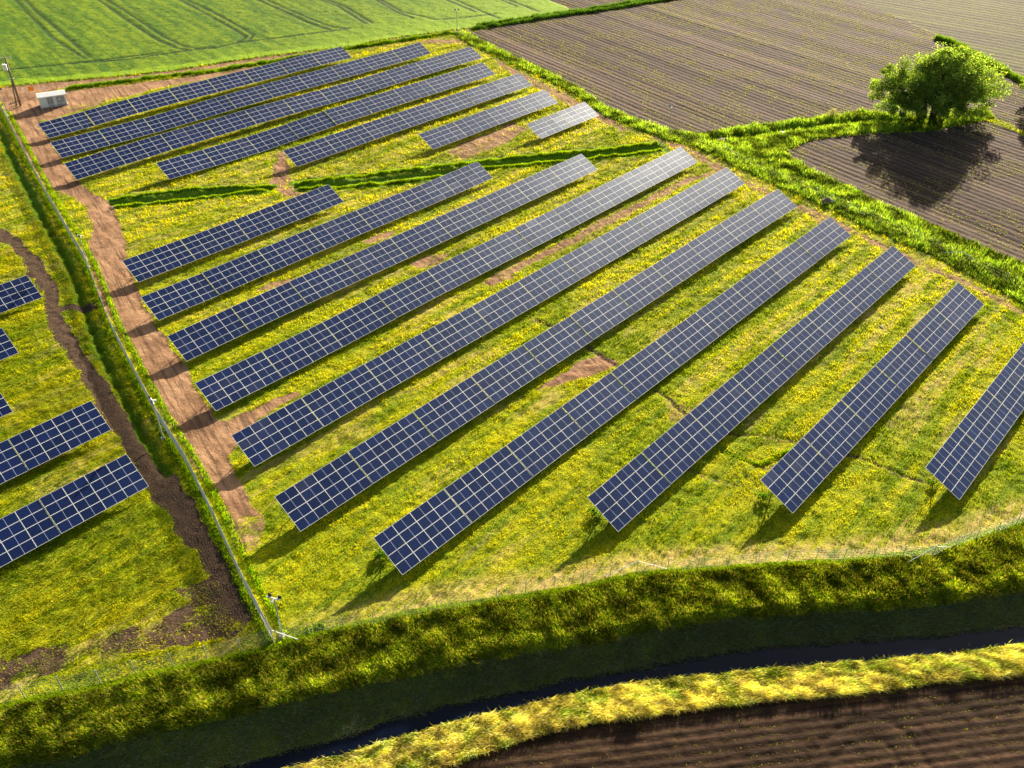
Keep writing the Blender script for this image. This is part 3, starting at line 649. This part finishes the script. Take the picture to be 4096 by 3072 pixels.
for i, (p, a, b, n) in enumerate(ROWS):
    amp = .32 if i < 6 else .16
    ph = RNG.random() * 50
    def zf(s): return amp * (vnoise(np.array([s / 22. + ph]), np.array([i * 1.7]), 4)[0] - .5) * 2
    e0, e1 = zf(a), zf(b)
    pitch = (b - a + .09) / n if i != 13 else (b - a + .09 - 2.3) / n
    s = a
    for t in range(n):
        nc = 5 if (i == 13 and t == n - 1) else 4
        pl = pitch + (2.3 if nc == 5 else 0)
        def zc(s): k = (s - a) / (b - a); return zf(s) - e0 * (1 - k) - e1 * k
        if t + 1 == n: w_ = 'last table, at the right end'
        elif t == 0: w_ = 'table at the left end'
        else: w_ = f'{ORD[t + 1]} table from the left'
        pre = 'solar ' if 'last' not in w_ else 'solar '
        lab = (w_.replace('table', 'solar table', 1) + ' of the ' + row_desc(i)) if (t == 0 or t + 1 == n) else w_.replace('table', 'solar table') + ' in the ' + row_desc(i)
        lab = lab.replace('last solar table, at', 'solar table at')
        make_table(s, p, nc, pl, zc(s) + RNG.normal(0, .022), zc(s + pl) + RNG.normal(0, .022), lab, 'solar tables standing end to end in long rows')
        s += pl
LROWS = [(117.55, 26.93, 1, 'topmost'), (106.2, 19.46, 1, 'second from top'), (94.7, 14.5, 1, 'middle'), (83.46, 21.2, 2, 'fourth from top'), (71.92, 19.96, 2, 'bottom')]
for p, e, n, d in LROWS:
    for t in range(n):
        s0 = e - 9.28 * (t + 1) + .1
        lab = f'{d} of the solar tables cut by the left edge beyond the fence' if n == 1 else (f'right solar table of the {d} row left of the mesh fence' if t == 0 else f'{d} row left of the fence: solar table cut by the frame edge')
        make_table(s0, p, 4, 9.28, RNG.normal(0, .02), RNG.normal(0, .02), lab, 'solar tables standing end to end in long rows')

# ------------------------------------------------------------------ fences
def resample(pl, d):
    out = [pl[0]]; carry = 0
    for (x1, y1), (x2, y2) in zip(pl[:-1], pl[1:]):
        L = math.hypot(x2 - x1, y2 - y1); t = d - carry
        while t <= L: out.append((x1 + (x2 - x1) * t / L, y1 + (y2 - y1) * t / L)); t += d
        carry = L - (t - d)
    return out
def gz1(x, y): return float(ground_z(np.array([x]), np.array([y]))[0])
M_WIRE = flat_mat('fence_wire', (.42, .45, .40), .5, .3, .1)
M_WIRE_P = flat_mat('pale_wire', (.74, .76, .68), .5, 0, .1)
def fence(label, pl, posts, hgt=1.9, wire=.008, vs=.25, hs=.2, braces=(), mesh=True, post_r=.035, wm=None):
    root = empty('wire_fence', (pl[0][0], pl[0][1], 0)); tag(root, label, 'fence'); ox, oy = pl[0]
    proto = None
    for (x, y) in posts:
        z = gz1(x, y)
        if proto is None:
            bm = bmesh.new(); add_tube(bm, (0, 0, -.3), (0, 0, hgt + .1), post_r, post_r, 8); proto = bm_obj('post', bm, M_GALV, root); proto.location = (x - ox, y - oy, z)
        else:
            o = proto.copy(); COL.objects.link(o); o.parent = root; o.location = (x - ox, y - oy, z)
    for a, b in braces:
        bm = bmesh.new(); add_tube(bm, (a[0] - ox, a[1] - oy, gz1(*a) + hgt * .95), (b[0] - ox, b[1] - oy, gz1(*b)), .035, None, 8); bm_obj('brace', bm, M_WHITE, root)
    if mesh:
        pts = resample(pl, vs); Vv = []; Ff = []
        zs = [gz1(*p) for p in pts]
        zs = list(np.convolve(np.pad(zs, 4, mode='edge'), np.ones(9) / 9, 'valid'))
        def quadbar(a, b, t, axis):
            n = len(Vv); a = np.array(a); b = np.array(b)
            d = b - a; d = d / (np.linalg.norm(d) + 1e-9); s = np.cross(d, [0, 0, 1.0]) if axis else np.array([d[1] * 0 + 1, 0, 0])
            s = s / (np.linalg.norm(s) + 1e-9); u = np.cross(s, d)
            for e in (a, b):
                for k_ in range(3):
                    an = k_ * 2.0944; Vv.append(e + (s * math.cos(an) + u * math.sin(an)) * t / 1.6)
            for k_ in range(3): Ff.append((n + k_, n + (k_ + 1) % 3, n + 3 + (k_ + 1) % 3, n + 3 + k_))
        for (x, y), z in zip(pts, zs): quadbar((x - ox, y - oy, z + .03), (x - ox, y - oy, z + hgt), wire, False)
        step = max(1, int(2.5 / vs))
        for k_ in range(0, len(pts) - 1, step):
            a = pts[k_]; e = min(k_ + step, len(pts) - 1); b = pts[e]
            for h in np.arange(.05, hgt + .01, hs): quadbar((a[0] - ox, a[1] - oy, zs[k_] + h), (b[0] - ox, b[1] - oy, zs[e] + h), wire, True)
        mesh_np('wire_mesh', np.array(Vv), np.array(Ff), wm or M_WIRE, root)
    return root
corner = FENCE_W[-1]
fence('long pale mesh fence with dirt track on its right, running up the left side', FENCE_W, resample(FENCE_W[:-1], 3.0)[1:], 1.9, .032, .10, .09, wm=M_WIRE_P,
      braces=[(gp(568, 1352), gp(592, 1386)), ])
sw = sorted([(-62.0, 34.6), (-59.0, 35.4), (-56.0, 36.2), (-53.0, 37.0), (-49.9, 37.8), (-46.7, 38.6), (-43.6, 39.4)] + FENCE_SW[:-1])
fence('wire fence with pale posts below the dark soil patch at bottom left', sw + [corner], sw, 1.9, .009, .6, .3, post_r=.05)
sp_px = [(1953 * .3418, 1092 + 815 * .3418), (2158 * .3418, 1092 + 778 * .3418)] + [(729 + .3418 * a, 1092 + .3418 * b) for a, b in [(230, 752), (430, 700), (630, 678), (822, 642), (1005, 592), (1188, 557), (1369, 518), (1550, 485), (1722, 452), (1890, 425), (2083, 412)]] + \
        [(1456 + .3418 * a, 1092 + .3418 * b) for a, b in [(148, 402), (338, 382), (527, 372), (715, 352), (893, 346), (1070, 345), (1255, 338), (1440, 330), (1630, 322), (1775, 262), (1905, 215), (2035, 175), (2160, 120)]]
spost = G(sp_px); pB = gp(729 + .3418 * 1890, 1092 + .3418 * 425); pC = gp(1456 + .3418 * 1630, 1092 + .3418 * 322)
e1 = spost[-1]; e2 = (e1[0] + 3, e1[1] + 1.4); e3 = (e1[0] + 6, e1[1] + 2.9)
fence('curving wire fence along the top of the grassy bank at the bottom', [corner] + spost + [e2, e3], spost + [e2], 1.75, .008, .4, .25,
      braces=[(corner, gp(648, 1382)), (pB, (pB[0] - 3.2, pB[1] - .5)), (pB, (pB[0] + 3.2, pB[1] + .5)), (pC, (pC[0] - 3.0, pC[1] - .9)), (pC, (pC[0] + 2.6, pC[1] + 1.2))])
ne = [(-16.3, 236.0)] + G([(1080, 108), (1173, 152), (1242, 190), (1310, 236), (1400, 278), (1500, 312), (1600, 350), (1750, 420), (1900, 484), (2050, 550), (2212, 630)])
b1 = gp(1564, 330); b2 = gp(2075, 560)
fence('thin wire fence in the green verge at the right of the solar field', ne, resample(ne, 3.2)[1:], 1.6, .004, .8, .5, braces=[(b1, (b1[0] + 2.6, b1[1] - 2.2)), (b2, (b2[0] - 2.6, b2[1] + 2)), (b2, (b2[0] + 2.4, b2[1] - 2.2))])
nf = [(-125.0, 180.0)] + [gs(102, 386), gs(128, 382), gs(242, 352)] + G([(190, 177), (239, 171), (376, 156), (547, 131), (756, 106), (855, 86)]) + [(-16.5, 236.6)]
fence('thin wire fence along the dirt path below the green crop', nf, resample(nf, 3.2)[1:], 1.9, .004, .8, .5, braces=[((-16.5, 236.6), (-13.6, 234.2))])

# ------------------------------------------------------------------ camera masts
def mast(x, y, h, rz, label, box=False, arm=1.0):
    z = gz1(x, y); r = empty('camera_mast', (x, y, z), rz); tag(r, label, 'camera mast', 'camera masts around the solar field')
    bm = bmesh.new(); add_box(bm, (0, 0, .06), (.5, .5, .2), bev=.03); bm_obj('base_plate', bm, M_CONC, r)
    bm = bmesh.new(); add_tube(bm, (0, 0, .1), (0, 0, h - .2), .085, .065, 10); bm_obj('pole', bm, M_GALV, r)
    bm = bmesh.new(); add_tube(bm, (-arm * .75, 0, h - .1), (arm * .55, 0, h - .1), .07, .07, 10); bm_obj('crossarm', bm, M_WHITE, r)
    for sx, yy in ((-.05, -.35), (.35, .3)):
        bm = bmesh.new(); add_tube(bm, (sx, 0, h - .05), (sx, yy, h - .18), .09, .11, 10); add_tube(bm, (sx, yy, h - .18), (sx, yy * 1.15, h - .2), .13, .10, 10); bm_obj('camera_head', bm, M_WHITE, r)
    for sx in (-arm * .45, arm * .5):
        bm = bmesh.new(); add_box(bm, (sx, .12, h + .12), (.32, .14, .32), bev=.02); add_box(bm, (sx, .0, h + .12), (.05, .14, .05)); bm_obj('infrared_lamp', bm, M_BLACK, r)
    if box:
        bm = bmesh.new(); add_box(bm, (.16, 0, 1.35), (.26, .34, .5), bev=.02); bm_obj('junction_box', bm, M_WHITE, r)
mast(-40.06, 72.31, 5.75, 2.2, 'camera mast beside the mesh fence, standing on its left, dark soil side')
mast(-20.33, 46.60, 5.3, -.25, 'nearest camera mast, in the grass at the bottom fence corner')
mast(-64.61, 110.16, 5.5, 2.4, 'camera mast with small junction box beside the pale dirt track, right of the mesh fence', True)
mast(31.9, 166.23, 5.7, -.3, 'camera mast in the weeds in front of the large brown field')
mast(-16.11, 235.39, 6.6, .1, 'most distant camera mast, at the far corner in front of the green crop')
mast(*gs(28, 462), 5.5, .5, 'camera mast at the left edge, beside the fence near the white kiosk')

# ------------------------------------------------------------------ kiosk, utility pole, signs
def kiosk():
    x, y = -102.45, 175.65; rz = math.atan2(2.57, 4.66); r = empty('transformer_kiosk', (x, y, gz1(x + 2, y + 2)), rz); tag(r, 'small white kiosk with flat pale roof and two grey double doors', 'kiosk')
    L, D, H = 5.3, 2.7, 2.35
    bm = bmesh.new(); add_box(bm, (L / 2, D / 2, .02), (L + .1, D + .1, .3)); bm_obj('plinth', bm, M_CONC, r)
    bm = bmesh.new(); add_box(bm, (L / 2, D / 2, .17 + (H - .17) / 2), (L, D, H - .17), bev=.015); bm_obj('wall', bm, M_KIOSK, r)
    bm = bmesh.new()
    pr = [(-.2, -.22, H), (L + .2, -.22, H), (L + .2, D / 2, H + .38), (-.2, D / 2, H + .38), (-.2, D + .22, H), (L + .2, D + .22, H)]
    v = [bm.verts.new(p) for p in pr]; vb = [bm.verts.new((p[0], p[1], p[2] + .12)) for p in pr]
    for a in (v, vb): bm.faces.new((a[0], a[1], a[2], a[3])); bm.faces.new((a[3], a[2], a[5], a[4]))
    for a, b_ in ((0, 1), (1, 2), (2, 5), (5, 4), (4, 3), (3, 0)): bm.faces.new((v[a], v[b_], vb[b_], vb[a]))
    bmesh.ops.recalc_face_normals(bm, faces=bm.faces); bm_obj('roof', bm, M_WHITE, r)
    bm = bmesh.new()
    for s in (0, L): 
        vv = [bm.verts.new((s, 0.01, H - .01)), bm.verts.new((s, D - .01, H - .01)), bm.verts.new((s, D / 2, H + .36))]; bm.faces.new(vv)
    bm_obj('gable', bm, M_KIOSK, r)
    for x0, x1 in ((1.55, 2.75), (3.35, 5.0)):
        mid = (x0 + x1) / 2
        for a, b_ in ((x0, mid), (mid, x1)):
            bm = bmesh.new(); add_box(bm, ((a + b_) / 2, -.02, 1.2), (b_ - a - .03, .05, 1.95)); d = bm_obj('door', bm, M_DOOR, r)
            bm = bmesh.new()
            for k_ in range(5): add_box(bm, ((a + b_) / 2, -.055, .5 + k_ * .07), ((b_ - a) * .6, .025, .03))
            bm_obj('vent', bm, M_ALU, d)
        bm = bmesh.new(); add_box(bm, (mid + .1, -.07, 1.2), (.05, .05, .22)); bm_obj('handle', bm, M_BLACK, r)
        bm = bmesh.new(); add_box(bm, (mid - .22, -.052, 1.45), (.28, .012, .2)); bm_obj('notice_plate', bm, M_ORANGE if x0 < 2 else M_WHITE, r)
kiosk()
def utility_pole():
    x, y = -107.64, 177.15; r = empty('utility_pole', (x, y, gz1(x, y))); tag(r, 'tall wooden utility pole with transformer, left of the white kiosk', 'utility pole')
    bm = bmesh.new(); add_tube(bm, (0, 0, -.3), (0, 0, 10.6), .22, .15, 12); bm_obj('pole', bm, M_WOODP, r, True)
    bm = bmesh.new(); add_tube(bm, (-1.1, .3, -.3), (-.14, 0, 6.0), .19, .15, 12); bm_obj('prop', bm, M_WOODP, r, True)
    bm = bmesh.new(); add_box(bm, (0, 0, 10.4), (2.6, .14, .14)); add_box(bm, (0, 0, 6.1), (.9, .4, .1)); bm_obj('crossarm', bm, M_GALV, r)
    for s in (-1.15, 0, 1.15):
        bm = bmesh.new(); add_tube(bm, (s, 0, 10.45), (s, 0, 11.0 if s else 12.2), .06, .03, 8)
        for k_ in range(3): add_tube(bm, (s, 0, 10.6 + k_ * .12), (s, 0, 10.64 + k_ * .12), .1, .08, 8)
        bm_obj('insulator', bm, M_CONC, r)
    bm = bmesh.new(); add_tube(bm, (-.65, -.1, 7.9), (-.65, -.1, 9.0), .42, .42, 14); add_tube(bm, (-.65, -.1, 9.0), (-.65, -.1, 9.1), .46, .4, 14)
    for k_ in (-.2, .2): add_tube(bm, (-.65 + k_, -.1, 9.1), (-.65 + k_, -.1, 9.4), .05, .04, 6)
    bm_obj('transformer', bm, M_ALU, r)
    bm = bmesh.new(); add_tube(bm, (.24, -.05, .2), (.24, -.05, 7.5), .035, .035, 6); add_tube(bm, (-.24, -.02, .2), (-.18, -.02, 7.9), .03, .03, 6); bm_obj('cable_duct', bm, M_BLACK, r)
utility_pole()
def board(px, py, z, wd, hh, mat, label, nm='sign_board'):
    x, y = px, py; r = empty(nm, (x, y, 0), .45); tag(r, label, 'sign'); z0 = gz1(x, y)
    bm = bmesh.new(); add_box(bm, (0, -.06, z0 + z), (wd, .04, hh), bev=.008); bm_obj('board', bm, mat, r)
    bm = bmesh.new(); add_box(bm, (0, -.02, z0 + z), (wd * .9, .03, .05)); bm_obj('bracket', bm, M_GALV, r)
a = gs(133, 381); board(a[0], a[1] - .15, 1.55, 1.15, 1.0, M_ORANGE, 'square orange board on the fence above the white kiosk')
a = gs(100, 386); board(a[0], a[1] - .15, 1.9, .5, .4, M_WHITE, 'small white board on the fence, left of the orange board')
a = gs(183, 372); board(a[0], a[1] - .15, 1.2, .5, .6, M_WHITE, 'small white board on the fence, right of the orange board')

# ------------------------------------------------------------------ trees, bushes, stones
def tree(cx, cy, lobes, trunks, nleaf, name, label, cols, leaf=.38):
    r = empty(name, (cx, cy, 0)); tag(r, label, 'tree' if 'tree' in name else 'bush'); g0 = gz1(cx, cy)
    bm = bmesh.new()
    for (bx, by, tx_, ty_, tz, rad) in trunks:
        p0 = Vector((bx, by, g0 - .3)); p3 = Vector((tx_, ty_, tz)); p1 = p0.lerp(p3, .35) + Vector((-.1 * tx_, -.1 * ty_, .6)); p2 = p0.lerp(p3, .7) + Vector((0, 0, .5)); pp = [p0, p1, p2, p3]; rr = [rad, rad * .75, rad * .45, rad * .15]
        for a, b, ra, rb in zip(pp[:-1], pp[1:], rr[:-1], rr[1:]): add_tube(bm, a, b, ra, rb, 8)
        for q in range(7):
            t = .35 + .6 * q / 7; a = p0.lerp(p3, t) + Vector((0, 0, .5)); an = q * 2.4; le = 3.2 * (1 - t * .5)
            add_tube(bm, a, a + Vector((math.cos(an) * le, math.sin(an) * le, le * .7)), rad * .28, .03, 5)
    bm_obj('trunk', bm, M_BARK, r, True)
    tot = sum(l[3] * l[4] * l[5] for l in lobes); X = []
    for (lx, ly, lz, ra, rb, rc) in lobes:
        # leaf clumps on sub-spheres over the lobe
        nc = max(14, int(60 * (ra * rb * rc / tot) * len(lobes))); m = int(nleaf * ra * rb * rc / tot / nc)
        for c_ in range(nc):
            d = RNG.normal(0, 1, 3); d /= np.linalg.norm(d); rr = RNG.random() ** .45
            cc = np.array([lx, ly, lz]) + d * rr * np.array([ra, rb, rc]); cs = min(ra, rc) * (.20 + .18 * RNG.random())
            e = RNG.normal(0, 1, (m, 3)); e /= np.linalg.norm(e, axis=1)[:, None]; e *= (RNG.random((m, 1)) ** .45) * cs * np.array([1, 1, .8])
            X.append(np.concatenate([cc + e, np.full((m, 1), RNG.random())], 1))
    X = np.concatenate(X); X = X[X[:, 2] > g0 + .3]; n = len(X)
    a1 = RNG.normal(0, 1, (n, 3)); a1 /= np.linalg.norm(a1, axis=1)[:, None]; a2 = np.cross(a1, RNG.normal(0, 1, (n, 3))); a2 /= np.linalg.norm(a2, axis=1)[:, None]
    s = leaf * (.6 + .8 * RNG.random((n, 1)))
    V = np.stack([X[:, :3] - a1 * s * .5, X[:, :3] + a2 * s * .28, X[:, :3] + a1 * s * .5, X[:, :3] - a2 * s * .28], 1).reshape(-1, 3)
    col = palette(n, cols, [3, 4, 3], .3, .55 + .8 * X[:, 3])
    mesh_np('crown', V, np.arange(n * 4).reshape(-1, 4), M_LEAF, r, attrs={'Col': np.repeat(col, 4, axis=0)})
    return r
tb = gp(2010, 256)
TC = [(.20, .34, .07), (.32, .46, .08), (.50, .58, .12)]
tree(tb[0], tb[1], [(0, 0, 8.5, 6.5, 6, 7), (-5, 1, 7, 5.5, 5, 6), (-10, 2, 6.5, 4, 4.5, 5), (4.5, 1, 9, 5.5, 5.5, 6), (9, 2, 6.5, 5.5, 5, 5.5), (1, 1, 12, 4, 4, 3.6), (5, -1, 4, 6, 4, 3.6), (-2, -2, 3.0, 6.5, 3.5, 3.0), (-7, 0, 4, 4, 4, 3.5)],
     [(0, 0, 0, 0, 13, .45), (.8, .3, 5, 1, 12, .35), (-1, .4, -5, 1, 10, .35), (1.5, 0, 9, 2, 8, .3), (-1.8, .6, -10, 2, 8, .3), (.2, -.6, 2, -2, 9, .3)], 85000, 'willow_tree', 'large spreading green tree at upper right, casting a shadow on brown soil', TC)
t2 = gp(2235, 222)
tree(t2[0], t2[1], [(0, 0, 6, 4.2, 4, 4.8), (1, 1, 3, 4, 4, 3)], [(0, 0, 0, 0, 8, .3)], 14000, 'broadleaf_tree', 'green tree cut by the right edge, beside the bushy hedge', TC)
t3 = gs(3329, 470)
tree(t3[0], t3[1], [(0, 0, 1.0, 1.3, 1.0, 1.0)], [(0, 0, 0, 0, 1.4, .06)], 900, 'blossoming_bush', 'small pale cream flowering bush on the green branch verge', [(.55, .50, .30), (.60, .56, .36), (.35, .36, .15)], .2)
for (px, py, sc, lab) in [(1620 * .3418 + 729, 1092 + 60 * .3418, .9, 'small green bush under the left end of the eighth row below the weedy ditch'),
                          (270 * .3418 + 729, 1092 + 330 * .3418, .8, 'small green bush under the left end of the seventh row below the weedy ditch'),
                          (1456 + 560 * .3418, 540 + 1580 * .3418, .9, 'small green bush under the left end of the ninth row below the weedy ditch'),
                          (1456 + 1620 * .3418, 540 + 1490 * .3418, .6, 'small green bush under the left end of the lowest right row')]:
    q = gp(px, py); tree(q[0], q[1], [(0, 0, .45 * sc, .8 * sc, .8 * sc, .5 * sc), (.7, .3, .35 * sc, .5 * sc, .5 * sc, .4 * sc)], [(0, 0, 0, 0, .6, .03)], 1500, 'weed_bush', lab, [(.08, .20, .012), (.12, .28, .015), (.2, .34, .015)], .14)
def rock(px, py, s, mat, name, label, cat):
    x, y = gs(px, py); bm = bmesh.new(); bmesh.ops.create_icosphere(bm, subdivisions=3, radius=1)
    for v in bm.verts:
        c = v.co; q = float(vnoise(np.array([c.x * 1.7 + px]), np.array([c.y * 1.7 + c.z * 1.3 + py]), 3)[0]); v.co = Vector((c.x * s[0], c.y * s[1], c.z * s[2])) * (.7 + .6 * q)
    o = bm_obj(name, bm, mat); o.location = (x, y, gz1(x, y) + s[2] * .35); tag(o, label, cat)
rock(2889, 562, (1.0, .8, .7), M_ROCK, 'boulder', 'brown boulder in the verge ditch where the branch verge starts', 'boulder')
rock(3306, 812, (1.2, .8, .7), M_ROCK, 'boulder', 'brown boulder at the lower edge of the right verge', 'boulder')
rock(3129, 529, (.8, .5, .5), M_WHITE, 'boulder', 'whitish stone block on the green branch verge', 'boulder')
x, y = gs(3527, 1306)
a_ = np.linspace(0, 2 * math.pi, 24, endpoint=False); rr = .45 * (1 + .3 * np.sin(a_ * 3))
pts = np.stack([rr * np.cos(a_) * .5, rr * np.sin(a_), 0 * a_], -1); bm = bmesh.new(); bm.faces.new([bm.verts.new(p) for p in pts])
o = bm_obj('puddle', bm, M_WATER); o.location = (x, y, gz1(x, y) + .07); tag(o, kind='structure')
